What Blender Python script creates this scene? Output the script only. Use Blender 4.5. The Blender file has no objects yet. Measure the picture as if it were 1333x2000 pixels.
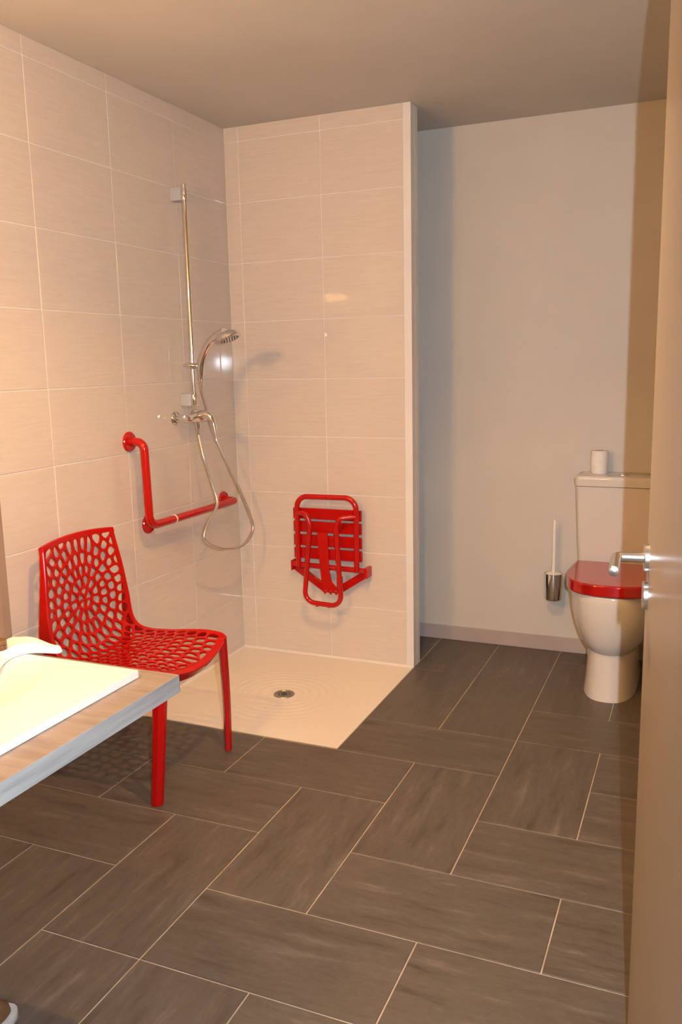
import bpy, math, random
from mathutils import Vector, Matrix
random.seed(7)

# ------------------------------------------------------------------ camera
sc = bpy.context.scene
cam_data = bpy.data.cameras.new('camera')
cam = bpy.data.objects.new('camera', cam_data)
sc.collection.objects.link(cam)
cam_data.sensor_fit = 'VERTICAL'
cam_data.sensor_height = 24.0
cam_data.lens = 24.0 * 1662.4 / 2000.0
cam_data.clip_start = 0.02
right = Vector((0.92065, 0.389845, -0.020571))
up = Vector((-0.048461, 0.166413, 0.984865))
fwd = Vector((-0.387368, 0.905719, -0.1721))
cm = Matrix((right, up, -fwd)).transposed().to_4x4()
cm.translation = Vector((0.5896, -2.7051, 1.4087))
cam.matrix_world = cm
sc.camera = cam

# ------------------------------------------------------------------ world, lamps' shared settings, exposure
sc.view_settings.view_transform = 'Standard'
sc.view_settings.look = 'None'
sc.view_settings.exposure = 0.0
sc.view_settings.gamma = 1.0
sc.view_settings.use_curve_mapping = False
world = bpy.data.worlds.new('world')
sc.world = world
world.use_nodes = True
bg = world.node_tree.nodes['Background']
bg.inputs[0].default_value = (1.0, 0.72, 0.45, 1)
bg.inputs[1].default_value = 0.03

TUNG = (1.0, 0.52, 0.16)
CEIL_W = 122.0       # three ceiling bulbs together
VAN_W = 50.5        # vanity lamp
FLASH_W = 54.0      # camera flash
fd = bpy.data.lights.new('camera_flash', 'AREA'); fd.shape = 'RECTANGLE'; fd.size = 0.010; fd.size_y = 0.036
fd.energy = FLASH_W; fd.color = (0.80, 0.90, 1.0)
fo = bpy.data.objects.new('camera_flash', fd); sc.collection.objects.link(fo)
fo.location = (0.665, -2.655, 1.455); fo.rotation_euler = fwd.to_track_quat('-Z', 'Y').to_euler()
CEIL_SPOTS = [(-0.42, -0.58, 2.410), (-0.34, -0.95, 2.410), (-0.18, -0.75, 2.410)]
VAN = (-0.93, -1.70, 1.90)

# ------------------------------------------------------------------ materials
def mat(name, col, rough=0.5, metal=0.0, spec=0.5, coat=0.0):
    m = bpy.data.materials.new(name); m.use_nodes = True
    b = m.node_tree.nodes['Principled BSDF']
    b.inputs['Base Color'].default_value = (*col, 1)
    b.inputs['Roughness'].default_value = rough
    b.inputs['Metallic'].default_value = metal
    b.inputs['Specular IOR Level'].default_value = spec
    b.inputs['Coat Weight'].default_value = coat
    return m
def N(m, t, **kw):
    n = m.node_tree.nodes.new(t)
    for k, v in kw.items(): setattr(n, k, v)
    return n
def L(m, a, b): m.node_tree.links.new(a, b)
def noise_col(m, cols, scale=(1, 1, 1), nscale=5.0, detail=6, pos=(0.3, 0.7), bump=0.0, bscale=None, coord='Object', rand=0.0):
    """procedural colour from stretched noise, optional fine bump"""
    b = m.node_tree.nodes['Principled BSDF']
    tc = N(m, 'ShaderNodeTexCoord'); mp = N(m, 'ShaderNodeMapping')
    mp.inputs['Scale'].default_value = scale
    L(m, tc.outputs[coord], mp.inputs['Vector'])
    src = mp.outputs['Vector']
    if rand:
        oi = N(m, 'ShaderNodeObjectInfo'); ad = N(m, 'ShaderNodeVectorMath', operation='ADD')
        sc_ = N(m, 'ShaderNodeMath', operation='MULTIPLY'); sc_.inputs[1].default_value = rand
        L(m, oi.outputs['Random'], sc_.inputs[0]); L(m, src, ad.inputs[0]); L(m, sc_.outputs[0], ad.inputs[1])
        src = ad.outputs[0]
    nz = N(m, 'ShaderNodeTexNoise'); nz.inputs['Scale'].default_value = nscale; nz.inputs['Detail'].default_value = detail
    nz.inputs['Roughness'].default_value = 0.6
    L(m, src, nz.inputs['Vector'])
    cr = N(m, 'ShaderNodeValToRGB')
    cr.color_ramp.elements[0].position = pos[0]; cr.color_ramp.elements[1].position = pos[1]
    cr.color_ramp.elements[0].color = (*cols[0], 1); cr.color_ramp.elements[1].color = (*cols[-1], 1)
    for i, c in enumerate(cols[1:-1]):
        e = cr.color_ramp.elements.new(pos[0] + (pos[1] - pos[0]) * (i + 1) / (len(cols) - 1)); e.color = (*c, 1)
    L(m, nz.outputs['Fac'], cr.inputs[0]); L(m, cr.outputs[0], b.inputs['Base Color'])
    if bump:
        n2 = N(m, 'ShaderNodeTexNoise'); n2.inputs['Scale'].default_value = bscale or nscale * 8; n2.inputs['Detail'].default_value = 3
        L(m, src, n2.inputs['Vector'])
        bp = N(m, 'ShaderNodeBump'); bp.inputs['Strength'].default_value = bump; bp.inputs['Distance'].default_value = 0.002
        L(m, n2.outputs['Fac'], bp.inputs['Height']); L(m, bp.outputs[0], b.inputs['Normal'])
    return m

M = {}
M['floor_tile_x'] = noise_col(mat('slate_tile_long', (0.1, 0.09, 0.08), 0.42), [(0.054, 0.045, 0.038), (0.090, 0.076, 0.064), (0.102, 0.087, 0.075), (0.155, 0.136, 0.118)], (1.5, 9.0, 1), 3.0, 13, (0.27, 0.74), 0.3, 90, rand=37.0)
def fine_grain(m, scale, amt):
    nt = m.node_tree; b = nt.nodes['Principled BSDF']; src = b.inputs['Base Color'].links[0].from_socket
    tc = N(m, 'ShaderNodeTexCoord'); mp = N(m, 'ShaderNodeMapping'); mp.inputs['Scale'].default_value = scale
    L(m, tc.outputs['Object'], mp.inputs['Vector'])
    nz = N(m, 'ShaderNodeTexNoise'); nz.inputs['Scale'].default_value = 1.0; nz.inputs['Detail'].default_value = 5; nz.inputs['Roughness'].default_value = 0.75
    L(m, mp.outputs['Vector'], nz.inputs['Vector'])
    mr = N(m, 'ShaderNodeMapRange'); mr.inputs['From Min'].default_value = 0.3; mr.inputs['From Max'].default_value = 0.7
    mr.inputs['To Min'].default_value = 1-amt; mr.inputs['To Max'].default_value = 1+amt
    L(m, nz.outputs['Fac'], mr.inputs['Value'])
    vm = N(m, 'ShaderNodeVectorMath', operation='SCALE'); L(m, src, vm.inputs[0]); L(m, mr.outputs[0], vm.inputs['Scale'])
    L(m, vm.outputs[0], b.inputs['Base Color'])
fine_grain(M['floor_tile_x'], (28, 75, 28), 0.16)
M['grout_floor'] = noise_col(mat('floor_grout', (0.5, 0.42, 0.3), 0.9), [(0.33, 0.275, 0.195), (0.52, 0.45, 0.34)], (1, 1, 1), 9.0, 4, (0.3, 0.7), 0.3, 200)
M['wall_tile'] = noise_col(mat('gloss_wall_tile', (0.7, 0.64, 0.58), 0.05), [(0.610, 0.540, 0.475), (0.660, 0.585, 0.515)], (1.0, 1.0, 14.0), 9.0, 5, (0.3, 0.7), 0.0, rand=11.0)
def wavy(m, s, d, dist):
    b = m.node_tree.nodes['Principled BSDF']
    tc = N(m, 'ShaderNodeTexCoord'); n2 = N(m, 'ShaderNodeTexNoise'); n2.inputs['Scale'].default_value = s; n2.inputs['Detail'].default_value = 1
    L(m, tc.outputs['Object'], n2.inputs['Vector'])
    bp = N(m, 'ShaderNodeBump'); bp.inputs['Strength'].default_value = d; bp.inputs['Distance'].default_value = dist
    L(m, n2.outputs['Fac'], bp.inputs['Height']); L(m, bp.outputs[0], b.inputs['Normal'])
wavy(M['wall_tile'], 7.0, 0.075, 0.004)
M['grout_wall'] = noise_col(mat('wall_grout', (0.8, 0.74, 0.68), 0.8), [(0.76, 0.71, 0.66), (0.84, 0.80, 0.75)], nscale=20)
M['paint'] = noise_col(mat('white_wall_paint', (0.6, 0.57, 0.54), 0.7), [(0.575, 0.545, 0.50), (0.615, 0.585, 0.54)], nscale=3, bump=0.12, bscale=120)
M['ceiling'] = noise_col(mat('ceiling_paint', (0.5, 0.48, 0.45), 0.85), [(0.52, 0.50, 0.47), (0.56, 0.54, 0.51)], nscale=2, bump=0.08, bscale=150)
M['trim'] = noise_col(mat('white_trim_paint', (0.72, 0.69, 0.66), 0.45), [(0.69, 0.67, 0.64), (0.74, 0.72, 0.69)], nscale=4)
M['base'] = noise_col(mat('taupe_plinth', (0.4, 0.33, 0.31), 0.5), [(0.40, 0.345, 0.33), (0.45, 0.39, 0.375)], nscale=6)
M['tray'] = noise_col(mat('white_acrylic_tray', (0.75, 0.72, 0.68), 0.28), [(0.74, 0.70, 0.65), (0.77, 0.73, 0.675)], nscale=3)
M['red_plastic'] = noise_col(mat('red_plastic', (0.6, 0.006, 0.003), 0.22, spec=0.3), [(0.41, 0.004, 0.002), (0.46, 0.005, 0.0025)], nscale=5)
M['red_metal'] = noise_col(mat('red_enamel', (0.6, 0.01, 0.005), 0.17), [(0.43, 0.005, 0.003), (0.50, 0.007, 0.004)], nscale=5)
M['red_lid'] = noise_col(mat('red_gloss_lid', (0.5, 0.01, 0.01), 0.10, coat=0.6), [(0.38, 0.004, 0.003), (0.42, 0.005, 0.003)], nscale=5)
M['chrome'] = noise_col(mat('chrome', (0.8, 0.8, 0.8), 0.07, 1.0), [(0.78, 0.78, 0.78), (0.84, 0.84, 0.84)], nscale=5)
M['brushed'] = noise_col(mat('brushed_steel', (0.7, 0.7, 0.7), 0.28, 1.0), [(0.66, 0.66, 0.67), (0.76, 0.76, 0.77)], (1, 1, 8), nscale=30)
M['hose'] = noise_col(mat('silver_hose', (0.62, 0.6, 0.58), 0.32, 0.75), [(0.60, 0.58, 0.56), (0.68, 0.66, 0.64)], nscale=30)
M['ceramic'] = noise_col(mat('white_ceramic', (0.72, 0.70, 0.67), 0.10), [(0.62, 0.60, 0.575), (0.64, 0.62, 0.595)], nscale=2)
M['basin'] = noise_col(mat('white_basin', (0.85, 0.84, 0.82), 0.16), [(0.75, 0.74, 0.72), (0.77, 0.76, 0.74)], nscale=2)
M['grey_plastic'] = noise_col(mat('grey_plastic', (0.42, 0.44, 0.47), 0.4), [(0.40, 0.42, 0.45), (0.44, 0.46, 0.49)], nscale=6)
M['white_plastic'] = noise_col(mat('white_plastic', (0.8, 0.78, 0.75), 0.3), [(0.78, 0.77, 0.74), (0.82, 0.81, 0.78)], nscale=6)
M['dark_plastic'] = noise_col(mat('dark_plastic', (0.03, 0.03, 0.03), 0.4), [(0.025, 0.025, 0.025), (0.04, 0.04, 0.04)], nscale=6)
M['paper'] = noise_col(mat('paper', (0.8, 0.77, 0.72), 0.95), [(0.76, 0.74, 0.70), (0.84, 0.82, 0.79)], nscale=40, bump=0.3, bscale=200)
M['card'] = noise_col(mat('cardboard', (0.4, 0.32, 0.24), 0.9), [(0.36, 0.29, 0.22), (0.44, 0.36, 0.27)], nscale=20)
M['towel'] = noise_col(mat('white_terry', (0.78, 0.78, 0.8), 0.95), [(0.72, 0.72, 0.74), (0.84, 0.84, 0.86)], nscale=60, bump=0.8, bscale=350)
M['wood'] = noise_col(mat('grey_oak_laminate', (0.4, 0.33, 0.28), 0.38), [(0.145, 0.115, 0.098), (0.225, 0.182, 0.153), (0.27, 0.228, 0.198)], (2.0, 16, 16), 2.6, 9, (0.25, 0.75), 0.1, 60)
M['wood_edge_flash_tint'] = noise_col(mat('oak_edge_flash_tint', (0.38, 0.37, 0.36), 0.42), [(0.21, 0.22, 0.23), (0.31, 0.325, 0.335), (0.37, 0.385, 0.395)], (16, 1.6, 26), 2.6, 9, (0.25, 0.75))  # flash light on the worktop edge put into the colour as blue-grey
M['wood_dark'] = noise_col(mat('brown_oak_panel', (0.2, 0.15, 0.12), 0.45), [(0.17, 0.10, 0.065), (0.30, 0.195, 0.135)], (20, 20, 1.0), 2.2, 9, (0.25, 0.75))
M['door'] = noise_col(mat('taupe_door_laminate', (0.3, 0.26, 0.22), 0.30), [(0.31, 0.28, 0.25), (0.345, 0.31, 0.28)], (3, 3, 1), 3.0, 6, (0.3, 0.7), 0.15, 90)
M['brown'] = noise_col(mat('brown_leather', (0.14, 0.07, 0.03), 0.5), [(0.11, 0.055, 0.025), (0.18, 0.09, 0.04)], nscale=25, bump=0.3)
M['rubber'] = noise_col(mat('pale_rubber', (0.5, 0.49, 0.47), 0.7), [(0.46, 0.45, 0.44), (0.55, 0.54, 0.52)], nscale=25)
M['glass_brown'] = noise_col(mat('brown_bottle', (0.12, 0.05, 0.02), 0.15), [(0.10, 0.045, 0.02), (0.15, 0.06, 0.03)], nscale=5)
M['drain'] = noise_col(mat('drain_steel', (0.36, 0.35, 0.32), 0.35, 0.9), [(0.33, 0.32, 0.30), (0.42, 0.41, 0.38)], nscale=30)
def emis(name, col, s):
    m = mat(name, col); b = m.node_tree.nodes['Principled BSDF']
    b.inputs['Emission Color'].default_value = (*col, 1); b.inputs['Emission Strength'].default_value = s
    return m
# emission strength = radiant power / (pi * emitting area)
M['bulb'] = emis('lit_bulb', TUNG, 0.10*CEIL_W/(math.pi*0.0046))
M['bulb_main'] = emis('lit_main_bulb', TUNG, 0.80*CEIL_W/(math.pi*0.0046))
M['diffuser'] = emis('lit_diffuser', TUNG, VAN_W/(math.pi*2*math.pi*0.024*0.20))

# ------------------------------------------------------------------ mesh helpers
class MB:
    def __init__(s): s.v = []; s.f = []
    def add(s, vs, fs):
        o = len(s.v); s.v += [tuple(v) for v in vs]; s.f += [tuple(i + o for i in f) for f in fs]
    def box(s, a, b, bev=0.0):
        x0, y0, z0 = a; x1, y1, z1 = b
        if bev <= 0:
            s.add([(x0,y0,z0),(x1,y0,z0),(x1,y1,z0),(x0,y1,z0),(x0,y0,z1),(x1,y0,z1),(x1,y1,z1),(x0,y1,z1)],
                  [(0,3,2,1),(4,5,6,7),(0,1,5,4),(1,2,6,5),(2,3,7,6),(3,0,4,7)]); return
        e = bev; vs = []; idx = {}
        for i, (X, sx) in enumerate(((x0, 1), (x1, -1))):
            for j, (Y, sy) in enumerate(((y0, 1), (y1, -1))):
                for k, (Z, sz) in enumerate(((z0, 1), (z1, -1))):
                    for ax in range(3):
                        p = [X + sx*e, Y + sy*e, Z + sz*e]; p[ax] = (X, Y, Z)[ax]
                        idx[(i, j, k, ax)] = len(vs); vs.append(p)
        fs = []
        def q(*k): fs.append(tuple(idx[x] for x in k))
        for t in (0, 1):
            q((t,0,0,0),(t,0,1,0),(t,1,1,0),(t,1,0,0)) if t == 0 else q((t,0,0,0),(t,1,0,0),(t,1,1,0),(t,0,1,0))
            q((0,t,0,1),(1,t,0,1),(1,t,1,1),(0,t,1,1)) if t == 0 else q((0,t,0,1),(0,t,1,1),(1,t,1,1),(1,t,0,1))
            q((0,0,t,2),(0,1,t,2),(1,1,t,2),(1,0,t,2)) if t == 0 else q((0,0,t,2),(1,0,t,2),(1,1,t,2),(0,1,t,2))
        for a_ in (0, 1):
            for b_ in (0, 1):
                q((a_,b_,0,0),(a_,b_,1,0),(a_,b_,1,1),(a_,b_,0,1))
                q((a_,0,b_,0),(a_,1,b_,0),(a_,1,b_,2),(a_,0,b_,2))
                q((0,a_,b_,1),(1,a_,b_,1),(1,a_,b_,2),(0,a_,b_,2))
                for c_ in (0, 1): q((a_,b_,c_,0),(a_,b_,c_,1),(a_,b_,c_,2))
        s.add(vs, fs)
    def tube(s, pts, r, n=14, cap=True, r_list=None, closed=False):
        pts = [Vector(p) for p in pts]; m = len(pts)
        T = []
        for i in range(m):
            if closed: t = pts[(i+1) % m] - pts[i-1]
            else: t = pts[min(i+1, m-1)] - pts[max(i-1, 0)]
            T.append(t.normalized())
        a = Vector((0, 0, 1)) if abs(T[0].z) < 0.9 else Vector((1, 0, 0))
        nrm = (a - T[0]*a.dot(T[0])).normalized()
        vs = []; fs = []
        for i in range(m):
            nrm = (nrm - T[i]*nrm.dot(T[i])).normalized(); bn = T[i].cross(nrm)
            rr = r_list[i] if r_list else r
            for k in range(n):
                an = 2*math.pi*k/n
                vs.append(pts[i] + nrm*math.cos(an)*rr + bn*math.sin(an)*rr)
        for i in range(m if closed else m-1):
            for k in range(n):
                j = (i+1) % m
                fs.append((i*n+k, i*n+(k+1) % n, j*n+(k+1) % n, j*n+k))
        if cap and not closed:
            fs.append(tuple(range(n-1, -1, -1))); fs.append(tuple((m-1)*n+k for k in range(n)))
        s.add(vs, fs)
    def lathe(s, prof, c=(0, 0, 0), axis=(0, 0, 1), n=32, caps=True):
        ax = Vector(axis).normalized(); c = Vector(c)
        a = Vector((1, 0, 0)) if abs(ax.x) < 0.9 else Vector((0, 1, 0))
        e1 = (a - ax*a.dot(ax)).normalized(); e2 = ax.cross(e1)
        vs = []; fs = []
        for r, h in prof:
            for k in range(n):
                an = 2*math.pi*k/n
                vs.append(c + ax*h + (e1*math.cos(an) + e2*math.sin(an))*max(r, 1e-5))
        for i in range(len(prof)-1):
            for k in range(n): fs.append((i*n+k, i*n+(k+1) % n, (i+1)*n+(k+1) % n, (i+1)*n+k))
        if caps:
            fs.append(tuple(range(n-1, -1, -1))); fs.append(tuple((len(prof)-1)*n+k for k in range(n)))
        s.add(vs, fs)
    def prism(s, poly, axis, a, b):
        """poly: 2D points; axis: 0,1,2 = extrusion axis"""
        n = len(poly); vs = []
        for h in (a, b):
            for p in poly:
                q = list(p); q.insert(axis, h); vs.append(q)
        fs = [tuple(range(n-1, -1, -1)), tuple(range(n, 2*n))] + [(i, (i+1) % n, n+(i+1) % n, n+i) for i in range(n)]
        s.add(vs, fs)
    def rings(s, rings, cap0=True, cap1=True):
        n = len(rings[0]); vs = [p for r in rings for p in r]; fs = []
        for i in range(len(rings)-1):
            for k in range(n): fs.append((i*n+k, i*n+(k+1) % n, (i+1)*n+(k+1) % n, (i+1)*n+k))
        if cap0: fs.append(tuple(range(n-1, -1, -1)))
        if cap1: fs.append(tuple((len(rings)-1)*n+k for k in range(n)))
        s.add(vs, fs)
    def mesh(s, name, m, smooth=False, ang=40, origin=None):
        me = bpy.data.meshes.new(name)
        vs = s.v
        if origin: vs = [(v[0]-origin[0], v[1]-origin[1], v[2]-origin[2]) for v in vs]
        me.from_pydata(vs, [], s.f)
        me.materials.append(m)
        import bmesh
        bm = bmesh.new(); bm.from_mesh(me)
        bmesh.ops.remove_doubles(bm, verts=bm.verts, dist=1e-6)
        bmesh.ops.recalc_face_normals(bm, faces=bm.faces)
        if smooth:
            for f in bm.faces: f.smooth = True
            for e in bm.edges:
                if len(e.link_faces) == 2 and e.calc_face_angle(0) > math.radians(ang): e.smooth = False
        bm.to_mesh(me); bm.free()
        return me
    def obj(s, name, m, parent=None, smooth=False, ang=40, origin=None):
        me = s.mesh(name, m, smooth, ang, origin)
        o = bpy.data.objects.new(name, me); sc.collection.objects.link(o)
        if origin: o.location = origin
        if parent:
            o.parent = parent
            if parent.location.length: o.matrix_parent_inverse = Matrix.Translation(-parent.location)
        return o
def bevel(o, w, seg=2):
    md = o.modifiers.new('bevel', 'BEVEL'); md.width = w; md.segments = seg; md.limit_method = 'ANGLE'; md.angle_limit = math.radians(50)
    return o
def subsurf(o, lv=2):
    md = o.modifiers.new('subsurf', 'SUBSURF'); md.levels = lv; md.render_levels = lv
    return o
def thing(name, label, cat, loc=(0, 0, 0), group=None):
    o = bpy.data.objects.new(name, None); sc.collection.objects.link(o)
    o.location = loc; o['label'] = label; o['category'] = cat; o.empty_display_size = 0.05
    if group: o['group'] = group
    return o
def tag(o, label, cat, group=None):
    o['label'] = label; o['category'] = cat
    if group: o['group'] = group
    return o
def struct(o, label, cat):
    o['kind'] = 'structure'; o['label'] = label; o['category'] = cat
    return o
def fillet(pts, r, seg=8):
    pts = [Vector(p) for p in pts]; out = [pts[0]]
    for i in range(1, len(pts)-1):
        p = pts[i]; a = (pts[i-1]-p); b = (pts[i+1]-p)
        rr = r[i-1] if isinstance(r, (list, tuple)) else r
        ua = a.normalized(); ub = b.normalized(); th = ua.angle(ub)
        d = min(rr/math.tan(th/2), a.length*0.49, b.length*0.49); rr = d*math.tan(th/2)
        A = p+ua*d; B = p+ub*d; c = p+(ua+ub).normalized()*(rr/math.sin(th/2))
        va = A-c; vb = B-c; an = va.angle(vb)
        for k in range(seg+1):
            t = k/seg
            out.append(c + (va*math.sin((1-t)*an)+vb*math.sin(t*an))/math.sin(an))
    out.append(pts[-1]); return out
def spline(pts, seg=8):
    pts = [Vector(p) for p in pts]; P = [2*pts[0]-pts[1]]+pts+[2*pts[-1]-pts[-2]]; out = []
    for i in range(1, len(P)-2):
        a, b, c, d = P[i-1:i+3]
        for k in range(seg):
            t = k/seg
            out.append(0.5*((2*b)+(c-a)*t+(2*a-5*b+4*c-d)*t*t+(3*b-3*c+d-a)*t**3))
    out.append(pts[-1]); return out

# ------------------------------------------------------------------ room shell
U = 0.3025
XW, YB, YW, ZC, XR, YF = -1.504, 0.9115, 1.374, 2.479, 0.80, -2.00
XP = -0.605           # free end of the shower partition
TT = 0.007            # wall tile thickness

b = MB(); b.box((-1.62, -3.6, -0.12), (1.0, 1.5, -0.0025))
floor = struct(b.obj('floor', M['grout_floor']), 'dark grey slate-look tiled floor with tan grout', 'floor')
b = MB(); b.box((-1.62, -3.6, ZC), (1.0, 1.5, ZC+0.1))
struct(b.obj('ceiling', M['ceiling']), 'plain beige painted ceiling', 'ceiling')
b = MB(); b.box((-1.65, -3.6, -0.1), (XW-0.0022, 1.5, ZC))
wall_left = struct(b.obj('wall_left', M['grout_wall']), 'left wall covered with glossy beige tiles', 'wall')
b = MB(); b.box((-1.65, YW, -0.1), (1.0, YW+0.12, ZC))
wall_back = struct(b.obj('wall_back', M['paint']), 'white painted wall behind the toilet', 'wall')
b = MB(); b.box((XR, -3.6, -0.1), (XR+0.12, 1.5, ZC))
struct(b.obj('wall_right', M['paint']), 'white painted wall behind the open door', 'wall')
b = MB()
b.box((-1.51, YF-0.10, -0.01), (-0.36, YF, ZC)); b.box((0.66, YF-0.10, -0.01), (XR, YF, ZC)); b.box((-0.36, YF-0.10, 2.06), (0.66, YF, ZC))
struct(b.obj('wall_front', M['paint']), 'wall with the doorway the picture is taken through', 'wall')
b = MB(); b.box((-1.62, -3.6, -0.1), (1.0, -3.5, ZC))
struct(b.obj('wall_hall', M['paint']), 'hallway wall behind the camera', 'wall')
# shower partition
b = MB(); b.box((XW-0.002, YB+0.0022, -0.01), (XP, YB+0.088, ZC))
part = struct(b.obj('wall_partition', M['grout_wall']), 'thin full-height partition between shower and toilet', 'wall')
b = MB(); b.box((-0.637, YB-0.003, 0.0), (XP+0.003, YB+TT, ZC-0.001))
b.box((XP-0.001, YB+TT+0.0002, 0.0), (XP+0.0025, YB+0.048, ZC-0.001)); b.box((XP-0.001, YB+0.0495, 0.0), (XP+0.003, YB+0.0895, ZC-0.001))
b.box((XW, YB+0.0875, 0.0), (XP-0.0012, YB+0.091, ZC-0.001))
o = b.obj('trim_1', M['trim']); struct(o, 'white painted end strip of the shower partition', 'trim')

# wall tiles: real slabs with raised pillow edges
tile_cache = {}
def wall_tile_mesh(w, h):
    k = (round(w, 4), round(h, 4))
    if k not in tile_cache:
        b = MB(); g = 0.0014; e = 0.0016
        x0, x1, z0, z1 = g-w/2, w/2-g, g-h/2, h/2-g
        y0, ym, y1 = 0, -TT*0.72, -TT
        vs = []
        for (i, Y) in ((0, y0), (0, ym), (e*0.35, y1+0.0005), (e*1.3, y1)):
            vs += [(x0+i, Y, z0+i), (x1-i, Y, z0+i), (x1-i, Y, z1-i), (x0+i, Y, z1-i)]
        fs = [(0, 3, 2, 1), (12, 13, 14, 15)]
        for r in range(3):
            for q in range(4): fs.append((r*4+q, r*4+(q+1) % 4, (r+1)*4+(q+1) % 4, (r+1)*4+q))
        b.add(vs, fs)
        tile_cache[k] = b.mesh('wall_tile', M['wall_tile'])
    return tile_cache[k]
def put_tile(parent, origin, rotz, w, h):
    o = bpy.data.objects.new('wall_tile', wall_tile_mesh(w, h)); sc.collection.objects.link(o)
    d = Vector((w/2*math.cos(rotz), w/2*math.sin(rotz), h/2))
    o.location = Vector(origin)+d
    o.rotation_euler = (math.radians(random.uniform(-.16, .16)), 0, rotz + math.radians(random.uniform(-.16, .16)))
    o.parent = parent
TH = 0.2686; Z0 = 2.4154
rows = [(Z0, ZC)] + [(Z0-(r+1)*TH, Z0-r*TH) for r in range(9)]
rows[-1] = (0.0, rows[-1][1])
TW = 0.4265
# left wall: panel faces +x; local x -> +y needs rotation of 90 deg
ys = [0.489-TW*k for k in range(0, 7)]
cols = [(0.489, YB)] + [(y-TW, y) for y in ys]
for (y0, y1) in cols:
    y0 = max(y0, YF)
    if y1-y0 < 0.02: continue
    for (z0, z1) in rows:
        put_tile(wall_left, (XW-TT, y0, z0), math.pi/2, y1-y0, z1-z0)
for (x0, x1) in ((XW, -1.4335), (-1.4335, -1.0222), (-1.0222, -0.637)):
    for (z0, z1) in rows:
        put_tile(part, (x0, YB+TT, z0), 0.0, x1-x0, z1-z0)

# plinth along the toilet wall
b = MB(); b.box((-1.50, YW-0.010, 0.0), (XR, YW, 0.072))
o = struct(bevel(b.obj('baseboard_back', M['base']), 0.0015, 1), 'mauve-taupe tiled plinth at the foot of the toilet wall', 'baseboard')
b = MB(); b.box((XR-0.010, YF, 0.0), (XR, YW-0.010, 0.072))
struct(bevel(b.obj('baseboard_right', M['base']), 0.0015, 1), 'taupe plinth along the right wall', 'baseboard')

# ------------------------------------------------------------------ floor tiles (modular 30x60 slabs, pieces of the floor)
known = [(-3,-1,-1,0),(-5,-3,-1,0),(-4,-2,-2,-1),(-6,-4,-2,-1),(-2,-1,-3,-1),(-1,0,-2,0),(-3,-2,-4,-2),(-5,-3,-3,-2),(-4,-3,-5,-3),(-5,-4,-5,-3),
         (-2,0,-4,-3),(-1,1,-3,-2),(0,2,-4,-3),(0,2,-2,-1),(1,3,-3,-2),(0,1,-1,1),(1,3,0,1),(1,3,-1,0),(0,2,1,2),(-2,0,0,1),(-1,0,1,3),(-2,-1,1,3),
         (-1,0,3,5),(-2,-1,3,5),(0,1,2,4),(1,2,2,4),(-2,-1,-6,-4),(-1,1,-5,-4),(-3,-2,-6,-4),(0,1,4,5),(-3,-2,3,5),(-4,-3,3,5),(-5,-4,3,5)]
cover = set()
tiles = []
for (x0, x1, y0, y1) in known:
    tiles.append((x0, x1, y0, y1))
    for i in range(x0, x1):
        for j in range(y0, y1): cover.add((i, j))
for j in range(-12, 5):
    for i in range(-6, 4):
        if (i, j) in cover or (i < -2 and 0 <= j < 3): continue
        if (i+1, j) not in cover and not (i+1 < -2 and 0 <= j < 3) and i+1 < 4 and (j % 3 != 1):
            tiles.append((i, i+2, j, j+1)); cover |= {(i, j), (i+1, j)}
        elif (i, j+1) not in cover and j+1 < 0:
            tiles.append((i, i+1, j, j+2)); cover |= {(i, j), (i, j+1)}
        else:
            tiles.append((i, i+1, j, j+1)); cover.add((i, j))
g = 0.0020
ftc = {}
for (x0, x1, y0, y1) in tiles:
    X0 = max(x0*U, XW); X1 = min(x1*U, XR); Y0 = max(y0*U, -3.5); Y1 = min(y1*U, YW-0.010)
    if y0 >= 3 and x1 <= -2: Y0 = max(Y0, YB+0.091)
    if X1-X0 < 0.01 or Y1-Y0 < 0.01: continue
    long_y = (y1-y0) > (x1-x0)
    w, d = (X1-X0, Y1-Y0) if not long_y else (Y1-Y0, X1-X0)
    k = (round(w, 4), round(d, 4))
    if k not in ftc:
        b = MB(); e = 0.0012
        vs = [(-w/2+g, -d/2+g, -0.009), (w/2-g, -d/2+g, -0.009), (w/2-g, d/2-g, -0.009), (-w/2+g, d/2-g, -0.009),
              (-w/2+g, -d/2+g, -e), (w/2-g, -d/2+g, -e), (w/2-g, d/2-g, -e), (-w/2+g, d/2-g, -e),
              (-w/2+g+e, -d/2+g+e, 0), (w/2-g-e, -d/2+g+e, 0), (w/2-g-e, d/2-g-e, 0), (-w/2+g+e, d/2-g-e, 0)]
        fs = [(0, 3, 2, 1), (8, 9, 10, 11)]
        for r in range(2):
            for q in range(4): fs.append((r*4+q, r*4+(q+1) % 4, (r+1)*4+(q+1) % 4, (r+1)*4+q))
        b.add(vs, fs); ftc[k] = b.mesh('floor_tile', M['floor_tile_x'])
    o = bpy.data.objects.new('floor_tile', ftc[k]); sc.collection.objects.link(o)
    o.location = ((X0+X1)/2, (Y0+Y1)/2, random.uniform(-0.0004, 0.0))
    o.rotation_euler = (0, 0, (math.pi/2 if long_y else 0) + (math.pi if random.random() < 0.5 else 0))
    o.parent = floor

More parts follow.
